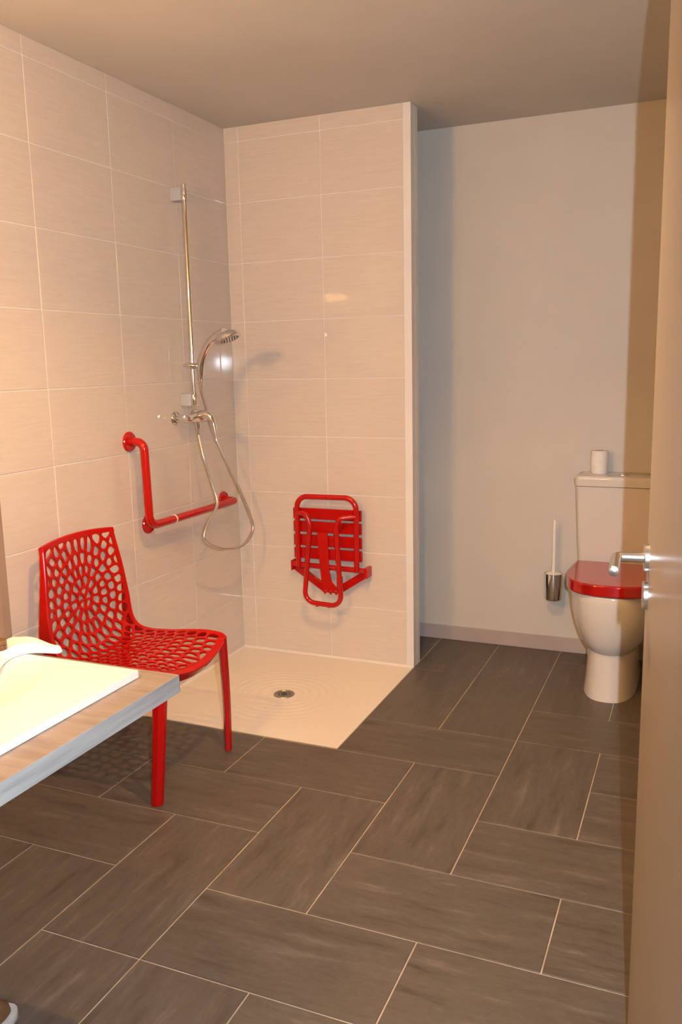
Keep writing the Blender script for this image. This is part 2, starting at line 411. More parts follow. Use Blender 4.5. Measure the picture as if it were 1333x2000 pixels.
# ------------------------------------------------------------------ shower tray
DX, DY = -1.030, 0.412
tray = thing('shower_tray', 'flush white square shower tray with rippled centre, between the tiled walls', 'shower tray', (DX, DY, 0))
b = MB(); nx, ny = 110, 112
tx0, tx1, ty0, ty1 = XW, XP, 0.004, YB
vs = []; fs = []
for j in range(ny+1):
    for i in range(nx+1):
        x = tx0+(tx1-tx0)*i/nx; y = ty0+(ty1-ty0)*j/ny
        r = math.hypot((x-DX)*0.93, y-DY)
        z = 0.0006
        if r < 0.30:
            env = min(1, max(0, (0.30-r)/0.05))*min(1, max(0, (r-0.05)/0.04))
            z += env*0.0008*math.cos(2*math.pi*r/0.034)
        z -= 0.0012*max(0, 1-r/0.40)
        vs.append((x, y, z))
for j in range(ny):
    for i in range(nx):
        q = j*(nx+1)+i; fs.append((q, q+1, q+nx+2, q+nx+1))
b.add(vs, fs); b.obj('tray_basin', M['tray'], tray, True, 80)
b = MB()
bz = 0.006
b.prism([(XW, 0.0), (XW+0.009, 0.0), (XW, 0.009)], 1, 0.0, YB)
b.prism([(YB, 0.0), (YB-0.009, 0.0), (YB, 0.009)], 0, XW, XP)
b.obj('silicone_bead', M['trim'], tray)
b = MB(); dz = -0.0002
b.lathe([(0.040, dz-0.004), (0.046, dz), (0.044, dz+0.003), (0.036, dz+0.0035), (0.034, dz+0.001), (0.0, dz+0.001)], (DX, DY, 0), n=40, caps=False)
drain = b.obj('drain', M['drain'], tray, True)
b = MB()
for k in range(12):
    a = 2*math.pi*k/12; rr = 0.024
    b.lathe([(0.0035, dz+0.0012), (0.0032, dz+0.0022), (0.0, dz+0.0022)], (DX+rr*math.cos(a), DY+rr*math.sin(a), 0), n=8)
b.lathe([(0.014, dz+0.001), (0.013, dz+0.003), (0.0, dz+0.0035)], (DX, DY, 0), n=20)
b.obj('drain_grate', M['dark_plastic'], drain)

# ------------------------------------------------------------------ toilet
TX = 0.272
toilet = thing('toilet', 'white floor-standing toilet with closed red lid beside the open door', 'toilet', (TX, 1.05, 0))
def sring(cx, cy, hx, hyf, hyb, z, n=2.5, m=40, nb=None):
    """superellipse ring, front (-y) half-depth hyf, back half-depth hyb"""
    out = []
    for k in range(m):
        a = 2*math.pi*k/m; c, s_ = math.cos(a), math.sin(a)
        ex = 2/(n if s_ < 0 else (nb or n))
        x = cx + hx*math.copysign(abs(c)**ex, c)
        y = cy + (hyb if s_ > 0 else hyf)*math.copysign(abs(s_)**ex, s_)
        out.append((x, y, z))
    return out
# pedestal
b = MB()
b.rings([sring(TX-.002, 1.05, hx, hf, hb, z, 2.6, 40, 5) for z, hx, hf, hb in
         ((0.0, 0.111, 0.262, 0.24), (0.012, 0.110, 0.260, 0.24), (0.06, 0.105, 0.250, 0.24), (0.13, 0.101, 0.242, 0.24), (0.19, 0.098, 0.238, 0.24), (0.235, 0.097, 0.235, 0.24))])
b.obj('pedestal', M['ceramic'], toilet, True, 50)
# bowl
b = MB()
prof = ((0.170, 0.060, 0.175, 0.20), (0.183, 0.092, 0.222, 0.24), (0.205, 0.116, 0.250, 0.27), (0.245, 0.140, 0.272, 0.28), (0.30, 0.160, 0.290, 0.29), (0.36, 0.174, 0.301, 0.29), (0.42, 0.181, 0.307, 0.29), (0.452, 0.183, 0.309, 0.29), (0.458, 0.180, 0.306, 0.288))
b.rings([sring(TX, 1.05, hx, hf, hb, z, 2.35, 48, 5) for z, hx, hf, hb in prof])
b.obj('bowl', M['ceramic'], toilet, True, 50)
# seat and lid
def dshape(cx, yb_, yf, hx, m=28, n=2.5):
    pts = [(cx+hx*0.94, yb_), (cx-hx*0.94, yb_)]
    ym = yf+0.24
    out = []
    for k in range(m+1):
        a = math.pi+math.pi*k/m; c, s_ = math.cos(a), math.sin(a)
        out.append((cx+hx*math.copysign(abs(c)**(2/n), c), ym+(ym-yf)*math.copysign(abs(s_)**(2/n), s_)))
    return [(cx-hx*0.95, yb_)]+out+[(cx+hx*0.95, yb_)]
b = MB(); b.prism(dshape(TX, 1.160, 0.752, 0.180), 2, 0.459, 0.4745)
bevel(b.obj('seat', M['red_lid'], toilet), 0.004, 3)['label'] = 'glossy red seat under the lid'
b = MB(); b.prism(dshape(TX, 1.168, 0.738, 0.190, n=2.7), 2, 0.4615, 0.510)
lid = bevel(b.obj('lid', M['red_lid'], toilet, True, 50), 0.006, 3); lid['label'] = 'glossy red closed lid'
for s_ in (-1, 1):
    b = MB(); b.lathe([(0.012, -0.02), (0.012, 0.02)], (TX+s_*0.075, 1.176, 0.483), (1, 0, 0), 16)
    b.obj('hinge', M['chrome'], toilet, True)
# cistern
def rbox(hx0, hx1, y0, y1, z0, z1, r=0.022, n=6, cx=TX, steps=6, bulge=0.0):
    rs = []
    for i in range(steps+1):
        t = i/steps; hx = hx0+(hx1-hx0)*t**0.8; z = z0+(z1-z0)*t; yy0 = y0+(1-t)*bulge; ring = []
        for (sx, ya, a0) in ((1, y1, 0), (-1, y1, 90), (-1, yy0, 180), (1, yy0, 270)):
            for k in range(n+1):
                a = math.radians(a0+90*k/n)
                cxr = cx+sx*(hx-r); cy = ya-r if ya == y1 else ya+r
                ring.append((cxr+r*math.cos(a), cy+r*math.sin(a), z))
        rs.append(ring)
    return rs
b = MB(); b.rings(rbox(0.178, 0.200, 1.195, YW-0.002, 0.440, 0.842, bulge=0.012))
b.obj('cistern', M['ceramic'], toilet, True, 50)
b = MB(); b.rings(rbox(0.203, 0.205, 1.188, YW-0.001, 0.845, 0.878)+rbox(0.203, 0.196, 1.192, YW-0.002, 0.882, 0.889, steps=2))
b.obj('cistern_lid', M['ceramic'], toilet, True, 60)
b = MB(); b.lathe([(0.026, 0.888), (0.026, 0.893), (0.0235, 0.896), (0.0, 0.8965)], (TX, 1.27, 0), n=32); b.box((TX-0.0008, 1.246, 0.8955), (TX+0.0008, 1.294, 0.8972))
b.obj('flush_button', M['chrome'], toilet, True, 40)
b = MB(); b.tube(fillet([(TX+.135, 1.26, 0.45), (TX+.135, 1.26, 0.13), (TX+.135, YW, 0.13)], 0.03), 0.006, 10); b.lathe([(0.016, 0), (0.016, 0.03)], (TX+.135, 1.30, 0.13), (0, 1, 0), 16)
b.lathe([(0.011, 0), (0.011, 0.03), (0.007, 0.034)], (TX+.135, 1.315, 0.135), (0, 0, 1), 12)
b.obj('stop_valve', M['chrome'], toilet, True)

# toilet roll on the cistern
roll = thing('toilet_roll', 'white toilet roll standing on the cistern lid', 'toilet roll', (0.160, 1.315, 0.889))
b = MB(); c = (0.160, 1.315, 0.0)
b.lathe([(0.020, 0.8895), (0.037, 0.8895), (0.0385, 0.892), (0.0385, 0.990), (0.037, 0.993), (0.020, 0.993)], c, n=40, caps=False)
b.obj('paper', M['paper'], roll, True, 50)
b = MB(); b.lathe([(0.0205, 0.8895), (0.0205, 0.9935), (0.0190, 0.9935), (0.0190, 0.8895)], c, n=32, caps=False); b.obj('tube', M['card'], roll, True, 50)

# toilet brush
br = thing('toilet_brush', 'wall-mounted toilet brush with white handle in a chrome cup, left of the toilet', 'toilet brush', (-0.034, 1.315, 0.28))
BX, BY = -0.034, 1.312
b = MB(); b.lathe([(0.0, 0.277), (0.040, 0.277), (0.0425, 0.280), (0.0425, 0.404), (0.0405, 0.404), (0.0405, 0.29), (0.0, 0.29)], (BX, BY, 0), n=40, caps=False); b.obj('cup', M['chrome'], br, True, 40)
b = MB(); b.box((BX-0.018, BY+0.036, 0.32), (BX+0.018, YW, 0.37)); bevel(b.obj('bracket', M['chrome'], br), 0.003)
b = MB(); b.lathe([(0.0, 0.394), (0.0395, 0.394), (0.0395, 0.401), (0.030, 0.407), (0.012, 0.409), (0.0, 0.409)], (BX, BY, 0), n=32, caps=False); b.obj('cup_cover', M['white_plastic'], br, True, 40)
b = MB(); b.lathe([(0.0095, 0.40), (0.0085, 0.44), (0.0085, 0.655), (0.007, 0.662), (0.0, 0.665)], (BX, BY, 0), n=20); b.obj('handle', M['white_plastic'], br, True)

# ------------------------------------------------------------------ open door
door = thing('door_1', 'beige door standing open at the right edge with steel lever handle', 'door', (0.607, -1.985, 0))
door['kind'] = 'structure'
P0 = Vector((0.505, -1.06, 0)); P1 = Vector((0.607, -1.985, 0))
dd = (P1-P0).normalized(); nn = Vector((-dd.y, dd.x, 0)) ; nn = nn if nn.x < 0 else -nn     # handle face normal (towards the room)
ww = (P1-P0).length
def dpt(u, v, z): return tuple(P0+dd*u+nn*v+Vector((0, 0, z)))
def dbox(b, u0, u1, v0, v1, z0, z1):
    vs = [dpt(u, v, z) for z in (z0, z1) for (u, v) in ((u0, v0), (u1, v0), (u1, v1), (u0, v1))]
    b.add(vs, [(0, 3, 2, 1), (4, 5, 6, 7), (0, 1, 5, 4), (1, 2, 6, 5), (2, 3, 7, 6), (3, 0, 4, 7)])
b = MB(); dbox(b, 0, ww, -0.040, 0, 0.008, 2.045); bevel(b.obj('door_leaf', M['door'], door), 0.0025, 3)
HU, HZ = 0.045, 1.050
b = MB(); b.lathe([(0.026, 0), (0.026, 0.007), (0.024, 0.0085), (0.0, 0.0085)], dpt(HU, 0, HZ), nn, 36)
hr = b.obj('rosette', M['brushed'], door, True)
b = MB()
hp = fillet([dpt(HU, 0.004, HZ), dpt(HU, 0.057, HZ), dpt(HU+0.098, 0.061, HZ-0.004)], 0.012)
b.tube(hp, 0.0095, 18)
b.lathe([(0.0095, 0), (0.008, 0.003), (0.0, 0.005)], dpt(HU+0.098, 0.061, HZ-0.004), dd, 18)
b.obj('lever', M['brushed'], door, True)
b = MB(); b.lathe([(0.026, 0), (0.026, 0.007), (0.024, 0.0085), (0.0, 0.0085)], dpt(HU, 0, HZ-0.070), nn, 36)
b.obj('lock_rosette', M['brushed'], door, True)
b = MB(); dbox(b, -0.0008, 0.001, -0.030, -0.010, 0.93, 1.15); b.obj('latch_plate', M['brushed'], door)
for z in (0.25, 1.05, 1.85):
    b = MB(); b.lathe([(0.007, 0), (0.007, 0.09)], dpt(ww+0.004, -0.004, z-0.045), (0, 0, 1), 12)
    b.obj('hinge', M['brushed'], door, True)

# door frame in the front wall
b = MB()
b.box((-0.40, YF-0.11, 0), (-0.345, YF+0.012, 2.10)); b.box((0.645, YF-0.11, 0), (0.70, YF+0.012, 2.10)); b.box((-0.345, YF-0.11, 2.055), (0.645, YF+0.012, 2.10))
struct(b.obj('trim_2', M['door']), 'frame of the doorway', 'trim')

# ------------------------------------------------------------------ red grab bar
gb = thing('grab_bar', 'red angled grab bar screwed to the left tiled wall beneath the mixer', 'grab bar', (XW, 0.16, 0.78))
GX = -1.432; GR = 0.0165
b = MB()
A = (XW+0.004, 0.066, 1.120); B2 = (GX, 0.066, 1.120); C2 = (GX, 0.074, 0.782); D2 = (GX, 0.762, 0.780); E2 = (XW+0.004, 0.762, 0.780)
b.tube(fillet([A, B2, C2, D2, E2], [0.055, 0.045, 0.03], 10), GR, 20)
b.tube(fillet([(XW+0.004, 0.160, 0.778), (GX+0.002, 0.160, 0.778)], 0.01), 0.014, 16)
b.obj('bar', M['red_metal'], gb, True)
for (y, z) in ((0.066, 1.120), (0.160, 0.772), (0.762, 0.780)):
    b = MB(); b.lathe([(0.040, 0), (0.040, 0.006), (0.037, 0.010), (0.022, 0.0115), (0.0, 0.0115)], (XW-0.0005, y, z), (1, 0, 0), 36)
    b.obj('wall_flange', M['red_metal'], gb, True, 35)
b = MB(); b.lathe([(GR+0.0002, -0.003), (GR+0.0016, -0.0025), (GR+0.0016, 0.0025), (GR+0.0002, 0.003)], (GX, 0.245, 0.7818), (0, 1, 0), 28)
b.obj('joint_ring', M['white_plastic'], gb, True)['label'] = 'white joint ring'

# ------------------------------------------------------------------ shower set
RX, RY = -1.448, 0.468
rail = thing('shower_rail', 'tall chrome shower rail on the left tiled wall', 'shower rail', (XW, RY, 1.25))
b = MB(); b.tube([(RX, RY, 1.232), (RX, RY, 2.150)], 0.0105, 20); b.lathe([(0.0115, 0), (0.0115, 0.01), (0.008, 0.014)], (RX, RY, 2.143), (0, 0, 1), 20)
b.obj('pole', M['chrome'], rail, True)
for z in (2.115, 1.266):
    b = MB(); b.box((XW-0.0005, RY-0.022, z-0.026), (RX-0.006, RY+0.022, z+0.026)); bevel(b.obj('wall_bracket', M['grey_plastic'], rail), 0.003)['label'] = 'grey square wall bracket'
    b = MB(); b.lathe([(0.0145, -0.022), (0.0155, -0.018), (0.0155, 0.018), (0.0145, 0.022)], (RX, RY, z), (0, 0, 1), 24); b.box((RX-0.012, RY-0.010, z-0.018), (RX, RY+0.010, z+0.018))
    b.obj('clamp', M['chrome'], rail, True, 40)
# slider (elongated leaf-shaped holder)
SZ = 1.412
b = MB(); rs = []
for i in range(13):
    t = -1+2*i/12; ha = 0.050; w = 0.021*math.sqrt(max(0, 1-t*t))+0.0015; h = 0.013*math.sqrt(max(0, 1-t*t))+0.001
    cx = RX+0.004+t*ha*0.86; cy = RY-0.006+t*ha*0.30
    rs.append([(cx-0.33*w*math.cos(2*math.pi*k/16), cy+0.94*w*math.cos(2*math.pi*k/16), SZ-0.001-t*0.002+h*math.sin(2*math.pi*k/16)) for k in range(16)])
b.rings(rs); b.obj('slider', M['chrome'], rail, True, 60)

mixer = thing('shower_mixer', 'chrome single-lever shower mixer under the rail', 'mixer tap', (XW, 0.47, 1.19))
MX = -1.438; MZ = 1.190
for y in (0.396, 0.546):
    b = MB(); b.lathe([(0.031, 0), (0.031, 0.004), (0.026, 0.012), (0.015, 0.017), (0.0, 0.018)], (XW-0.0005, y, MZ), (1, 0, 0), 36); b.obj('wall_flange', M['chrome'], mixer, True, 35)
for y in (0.396, 0.546):
    b = MB(); b.lathe([(0.012, 0.01), (0.012, 0.028), (0.0165, 0.030), (0.0165, 0.048), (0.013, 0.052)], (XW, y, MZ), (1, 0, 0), 18)
    b.obj('union_nut', M['chrome'], mixer, True, 35)
b = MB(); b.lathe([(0.0, -0.098), (0.014, -0.097), (0.018, -0.090), (0.020, -0.06), (0.023, -0.03), (0.024, 0.0), (0.023, 0.03), (0.020, 0.06), (0.018, 0.090), (0.014, 0.097), (0.0, 0.098)], (MX, 0.471, MZ), (0, 1, 0), 28, caps=False)
b.lathe([(0.013, 0.02), (0.0125, 0.038), (0.010, 0.042), (0.010, 0.056)], (MX, 0.471, MZ), (0, 0, -1), 18)
b.obj('body', M['chrome'], mixer, True, 50)
b = MB(); b.tube(spline([(MX+0.010, 0.471, MZ+0.004), (MX+0.036, 0.470, MZ+0.012), (MX+0.060, 0.469, MZ+0.008), (MX+0.076, 0.468, MZ-0.016), (MX+0.086, 0.467, MZ-0.055), (MX+0.094, 0.466, MZ-0.100)], 6), 0.01, 16,
              r_list=[0.023-0.0006*i if i < 8 else max(0.007, 0.0185-0.00055*(i-8)) for i in range(31)])
b.obj('lever', M['chrome'], mixer, True, 60)

# hand shower
hs = thing('hand_shower', 'chrome hand shower resting in the slider of the rail', 'shower head', (-1.40, 0.43, 1.42))
hb0 = Vector((-1.398, 0.452, 1.352)); hd = [(-1.398, 0.452, 1.350), (-1.395, 0.447, 1.385), (-1.383, 0.438, 1.425), (-1.352, 0.425, 1.475), (-1.315, 0.413, 1.512), (-1.278, 0.403, 1.530), (-1.240, 0.398, 1.540)]
b = MB(); n_ = 6*6+1
b.tube(spline(hd, 6), 0.01, 16, r_list=[(0.0085+0.007*min(1, i/8)) if i < 12 else (0.0155-0.002*min(1, (i-12)/10) if i < 26 else 0.0135+0.0010*(i-26)) for i in range(n_)])
b.obj('handle', M['chrome'], hs, True, 60)
hc = Vector((-1.226, 0.400, 1.529)); ha = Vector((0.34, -0.02, -0.94)).normalized()
b = MB(); b.lathe([(0.0, -0.020), (0.022, -0.0195), (0.043, -0.012), (0.0515, 0.000), (0.052, 0.010), (0.048, 0.0135)], hc, ha, 40)
b.obj('head', M['chrome'], hs, True, 50)
b = MB(); b.lathe([(0.045, 0.0125), (0.043, 0.0155), (0.0, 0.0158)], hc, ha, 40, caps=False)
face = b.obj('spray_face', M['brushed'], hs, True, 50)
b = MB()
e1 = ha.cross(Vector((0, 1, 0))).normalized(); e2 = ha.cross(e1)
for rr, cnt in ((0.012, 6), (0.024, 12), (0.036, 18)):
    for k in range(cnt):
        a = 2*math.pi*k/cnt
        b.lathe([(0.0024, 0.0150), (0.0018, 0.0185), (0.0, 0.0187)], hc+e1*rr*math.cos(a)+e2*rr*math.sin(a), ha, 6)
b.obj('nozzles', M['dark_plastic'], face)

# hose
hpts = [(-1.438, 0.471, 1.134), (-1.432, 0.468, 1.10), (-1.405, 0.452, 1.02), (-1.385, 0.478, 0.90), (-1.362, 0.475, 0.808), (-1.352, 0.372, 0.738), (-1.348, 0.338, 0.682), (-1.345, 0.425, 0.628), (-1.342, 0.55, 0.597),
        (-1.340, 0.665, 0.595), (-1.340, 0.748, 0.645), (-1.348, 0.738, 0.72), (-1.362, 0.710, 0.80), (-1.395, 0.640, 0.960), (-1.440, 0.600, 1.11), (-1.462, 0.592, 1.18), (-1.450, 0.560, 1.24), (-1.415, 0.480, 1.30), (-1.398, 0.452, 1.352)]
b = MB(); pts = spline(hpts, 14)
b.tube(pts, 0.0062, 10, r_list=[0.0062+0.0004*(i % 2) for i in range(len(pts))])
hose = b.obj('shower_hose', M['hose'], None, True, 80)
tag(hose, 'silver flexible shower hose hanging in a loop from the mixer to the hand shower', 'hose')
for (p, d, nm) in ((Vector(hpts[0]), Vector((0, 0, -1)), 'collar'), (Vector(hpts[-1]), Vector((0, 0, -1)), 'collar')):
    b = MB(); b.lathe([(0.0095, -0.004), (0.0095, 0.012), (0.0075, 0.030)], p, d, 18); b.obj(nm, M['chrome'], hose, True)

# ------------------------------------------------------------------ folding wall seat
ws = thing('shower_stool', 'red slatted shower seat folded up against the tiled partition', 'folding seat', (-1.01, YB, 0.46))
b = MB(); Yf = 0.842
b.tube(fillet([(-1.156, Yf+0.008, 0.460), (-1.150, Yf-0.004, 0.800), (-0.850, Yf-0.004, 0.803), (-0.857, Yf+0.008, 0.462)], 0.055, 10), 0.0125, 16)
b.obj('seat_frame', M['red_metal'], ws, True)
for (z0, z1) in ((0.691, 0.742), (0.628, 0.679), (0.562, 0.614), (0.500, 0.550)):
    b = MB(); pr = [(0.856, z0), (0.856, z1), (0.868, z1), (0.872, z1-0.004), (0.872, z0+0.004), (0.868, z0)]
    b.prism(pr, 0, -1.180, -0.835); bevel(b.obj('slat', M['red_plastic'], ws), 0.002, 2)
b = MB(); b.tube([(-1.196, 0.862, 0.468), (-0.822, 0.862, 0.458)], 0.0125, 18); b.obj('pivot_tube', M['red_metal'], ws, True)
b = MB()
YL = 0.806
b.tube(fillet([(-1.155, 0.838, 0.722), (-1.086, YL, 0.722), (-1.069, YL, 0.670), (-1.112, YL+0.005, 0.300), (-0.921, YL+0.005, 0.292), (-0.938, YL, 0.670), (-0.918, YL, 0.712), (-0.855, 0.838, 0.716)],
              [0.022, 0.03, 0.05, 0.05, 0.03, 0.022], 8), 0.0115, 16)
b.obj('support_leg', M['red_metal'], ws, True)
for x in (-1.045, -0.985):
    b = MB(); b.lathe([(0.008, 0), (0.008, 0.004), (0.005, 0.006)], (x, YL+0.005, 0.288), (0, 0, -1), 12)
    b.obj('foot_pad', M['red_plastic'], ws, True)
def bar(b, p, q, w, t, up=(0, 1, 0)):
    p, q = Vector(p), Vector(q); d = (q-p).normalized(); u = Vector(up); s_ = d.cross(u).normalized(); u = s_.cross(d)
    vs = [c+s_*a*w/2+u*e*t/2 for c in (p, q) for (a, e) in ((-1, -1), (1, -1), (1, 1), (-1, 1))]
    b.add(vs, [(0, 3, 2, 1), (4, 5, 6, 7), (0, 1, 5, 4), (1, 2, 6, 5), (2, 3, 7, 6), (3, 0, 4, 7)])
b = MB()
b.prism([(-1.052, 0.632), (-0.999, 0.632), (-0.997, 0.54), (-0.994, 0.45), (-0.985, 0.40), (-0.955, 0.368), (-0.952, 0.345), (-1.030, 0.345), (-1.040, 0.45), (-1.047, 0.54)], 1, 0.842, 0.850)
b.prism([(0.850, 0.345), (0.850, 0.44), (YB, 0.41), (YB, 0.345)], 0, -1.028, -1.022); b.prism([(0.850, 0.345), (0.850, 0.42), (YB, 0.41), (YB, 0.345)], 0, -0.960, -0.954)
bevel(b.obj('centre_bracket', M['red_metal'], ws), 0.0015)
b = MB(); bar(b, (-1.188, 0.884, 0.452), (-1.035, 0.884, 0.352), 0.036, 0.014); bevel(b.obj('diagonal_brace', M['red_metal'], ws), 0.002)
b = MB(); bar(b, (-0.824, 0.884, 0.440), (-0.955, 0.884, 0.355), 0.036, 0.014); bevel(b.obj('diagonal_brace', M['red_metal'], ws), 0.002)
for x, z in ((-1.196, 0.468), (-0.822, 0.456)):
    b = MB(); b.box((x-0.004, 0.852, z-0.032), (x+0.016 if x > -1 else x+0.006, YB, z+0.018)); bevel(b.obj('end_plate', M['red_metal'], ws), 0.004)
b = MB()
for x in (-1.018, -0.992, -0.966): b.lathe([(0.007, 0), (0.007, 0.005), (0.004, 0.007)], (x, 0.842, 0.352), (0, -1, 0), 6)
for x in (-1.02, -0.99, -0.962): b.lathe([(0.005, 0), (0.005, 0.008)], (x, 0.846, 0.345), (0, 0, -1), 6)
b.obj('bolt', M['red_metal'], ws)

# ------------------------------------------------------------------ red perforated chair
chair = thing('chair', 'glossy red plastic chair with pierced web-pattern seat and back', 'chair', (-1.20, -0.345, 0))
CY = -0.345
prof = spline([(-0.974, 0, 0.436), (-0.994, 0, 0.449), (-1.05, 0, 0.4515), (-1.13, 0, 0.444), (-1.22, 0, 0.434), (-1.31, 0, 0.430), (-1.365, 0, 0.444), (-1.398, 0, 0.490), (-1.412, 0, 0.560), (-1.421, 0, 0.642), (-1.430, 0, 0.727), (-1.443, 0, 0.819)], 10)
plen = [0.0]
for i in range(1, len(prof)): plen.append(plen[-1]+(prof[i]-prof[i-1]).length)
LT = plen[-1]
def pat(t):
    t = max(0, min(LT, t))
    for i in range(1, len(plen)):
        if t <= plen[i]:
            f = (t-plen[i-1])/(plen[i]-plen[i-1]); p = prof[i-1].lerp(prof[i], f); d = (prof[i]-prof[i-1]).normalized(); return p, d
    return prof[-1], (prof[-1]-prof[-2]).normalized()
T_J = 0.43           # arc length of the bend
def sst(a, b_, x): x = max(0, min(1, (x-a)/(b_-a))); return x*x*(3-2*x)
def halfw(t):
    if t < T_J: return 0.208+0.010*sst(0, 0.15, t)
    return 0.218+0.004*math.sin(math.pi*min(1, (t-T_J)/0.15)) - 0.030*sst(0.12, 0.40, t-T_J)
def S(u, t):
    """u in -1..1 across"""
    p, d = pat(t); w = halfw(t); q = 1-u*u
    x, z = p.x, p.z
    fr = 1-sst(0.0, 0.22, t); bk = sst(T_J-0.05, T_J+0.10, t)
    z -= q*(0.040*fr + 0.012*(1-bk)*(1-fr))
    x += q*0.022*fr
    x += -0.012*q*bk + 0.008*(1-q)*bk
    x += 0.0
    z += q*0.012*sst(LT-0.1, LT, t)
    return Vector((x, CY+u*w, z))
def Snorm(u, t):
    e = 0.004
    a = S(min(1, u+e*4), t)-S(max(-1, u-e*4), t); c = S(u, min(LT, t+e))-S(u, max(0, t-e))
    return a.cross(c).normalized()
# voronoi web
hw_in = 0.935
dom = (-hw_in*0.2, hw_in*0.2, 0.018, LT-0.012)
seeds = []
c0 = (0.0, T_J+0.135)
k = 0; r = 0.0
ringr = []
r = 0.018
while r < 0.75:
    ringr.append(r); r += 0.038 if r < 0.2 else 0.037
for i, rr in enumerate(ringr):
    cnt = max(5, int(round(2*math.pi*rr/(0.030 if rr < 0.12 else 0.034))))
    off = (i % 2)*0.5 + random.uniform(-.12, .12)
    for j in range(cnt):
        a = 2*math.pi*(j+off)/cnt
        s_ = c0[0]+rr*math.sin(a)*1.0+random.uniform(-.0025, .0025); t = c0[1]+rr*math.cos(a)*1.08+random.uniform(-.003, .003)
        if dom[0]+0.004 < s_ < dom[1]-0.004 and dom[2]+0.004 < t < dom[3]-0.004: seeds.append((s_, t))
def clip(poly, nx_, ny_, d):
    out = []
    for i in range(len(poly)):
        a = poly[i]; c = poly[(i+1) % len(poly)]
        da = a[0]*nx_+a[1]*ny_-d; dc = c[0]*nx_+c[1]*ny_-d
        if da <= 0: out.append(a)
        if (da < 0 < dc) or (dc < 0 < da):
            f = da/(da-dc); out.append((a[0]+(c[0]-a[0])*f, a[1]+(c[1]-a[1])*f))
    return out
webv = []; webf = []
THK = 0.0042
def addweb(st, off):
    s_, t = st; u = s_/0.2
    p = S(u, t); n_ = Snorm(u, t); webv.append(tuple(p+n_*off)); return len(webv)-1
for i, (sx, sy) in enumerate(seeds):
    poly = [(dom[0], dom[2]), (dom[1], dom[2]), (dom[1], dom[3]), (dom[0], dom[3])]
    for j, (ox, oy) in enumerate(seeds):
        if i == j: continue
        dx, dy = ox-sx, oy-sy; d2 = dx*dx+dy*dy
        if d2 > 0.02: continue
        mx, my = (ox+sx)/2, (oy+sy)/2
        poly = clip(poly, dx, dy, mx*dx+my*dy)
        if len(poly) < 3: break
    if len(poly) < 3: continue
    # resample: merge very short edges
    pl = []
    for q in poly:
        if not pl or math.hypot(q[0]-pl[-1][0], q[1]-pl[-1][1]) > 0.0015: pl.append(q)
    if len(pl) > 2 and math.hypot(pl[0][0]-pl[-1][0], pl[0][1]-pl[-1][1]) <= 0.0015: pl.pop()
    if len(pl) < 3: continue
    cx = sum(p[0] for p in pl)/len(pl); cy = sum(p[1] for p in pl)/len(pl)
    # subdivide edges
    outer = []
    for q in range(len(pl)):
        a = pl[q]; c = pl[(q+1) % len(pl)]
        outer.append(a); outer.append(((a[0]+c[0])/2, (a[1]+c[1])/2))
    n_ = len(outer)
    # inner hole: rounded corners (average of neighbours), inset by web half width
    inner = []
    for q in range(n_):
        p = outer[q]
        if q % 2 == 0:
            a, c = outer[q-1], outer[(q+1) % n_]; p = (p[0]*0.45+(a[0]+c[0])*0.275, p[1]*0.45+(a[1]+c[1])*0.275)
        dx, dy = p[0]-cx, p[1]-cy; L_ = math.hypot(dx, dy) or 1e-6
        f = max(0.2, 1-0.0040/L_)
        inner.append((cx+dx*f, cy+dy*f))
    O0 = [addweb(p, THK) for p in outer]; I0 = [addweb(p, THK*0.8) for p in inner]
    O1 = [addweb(p, -THK) for p in outer]; I1 = [addweb(p, -THK*0.8) for p in inner]
    for q in range(n_):
        r_ = (q+1) % n_
        webf += [(O0[q], O0[r_], I0[r_], I0[q]), (I0[q], I0[r_], I1[r_], I1[q]), (I1[q], I1[r_], O1[r_], O1[q])]
b = MB(); b.add(webv, webf)
# solid rim round the web and folded flanges
NT = 64
def fl(t):
    if t < T_J-0.12: return 0.026+0.0*t
    return 0.020+0.026*math.exp(-((t-T_J-0.02)/0.10)**2) - 0.013*sst(T_J+0.12, LT, t)
for sgn in (-1, 1):
    rs = []
    for i in range(NT+1):
        t = LT*i/NT; p, d = pat(t)
        ui = sgn*0.922; uo = sgn*1.0
        a = S(ui, t); na = Snorm(ui, t); o_ = S(uo, t)
        nd = Snorm(uo, t); ndo = Vector((nd.x, 0, nd.z)).normalized()
        out = Vector((0, sgn, 0))
        f = fl(t)
        rs.append([a+na*THK, o_+nd*THK-out*0.003, o_+nd*0.001, o_+out*0.004-ndo*f, o_-ndo*f, o_-out*0.004-nd*0.004, a-na*THK])
    b.rings(rs)
NU = 20
for (tA, tB, drop) in ((0.0, 0.022, 0.034), (LT, LT-0.015, 0.008)):
    rs = []
    for i in range(NU+1):
        u = -1+2*i/NU
        o_ = S(u, tA); n_ = Snorm(u, tA); a = S(u, tB); na = Snorm(u, tB)
        p, d = pat(tA); outd = -d if tA == 0 else d
        rs.append([a+na*THK, o_+n_*THK, o_+outd*0.003, o_+outd*0.002-n_*drop, o_-outd*0.002-n_*drop, o_-outd*0.003-n_*THK, a-na*THK])
    b.rings(rs)
b.obj('seat_shell', M['red_plastic'], chair, True, 38)
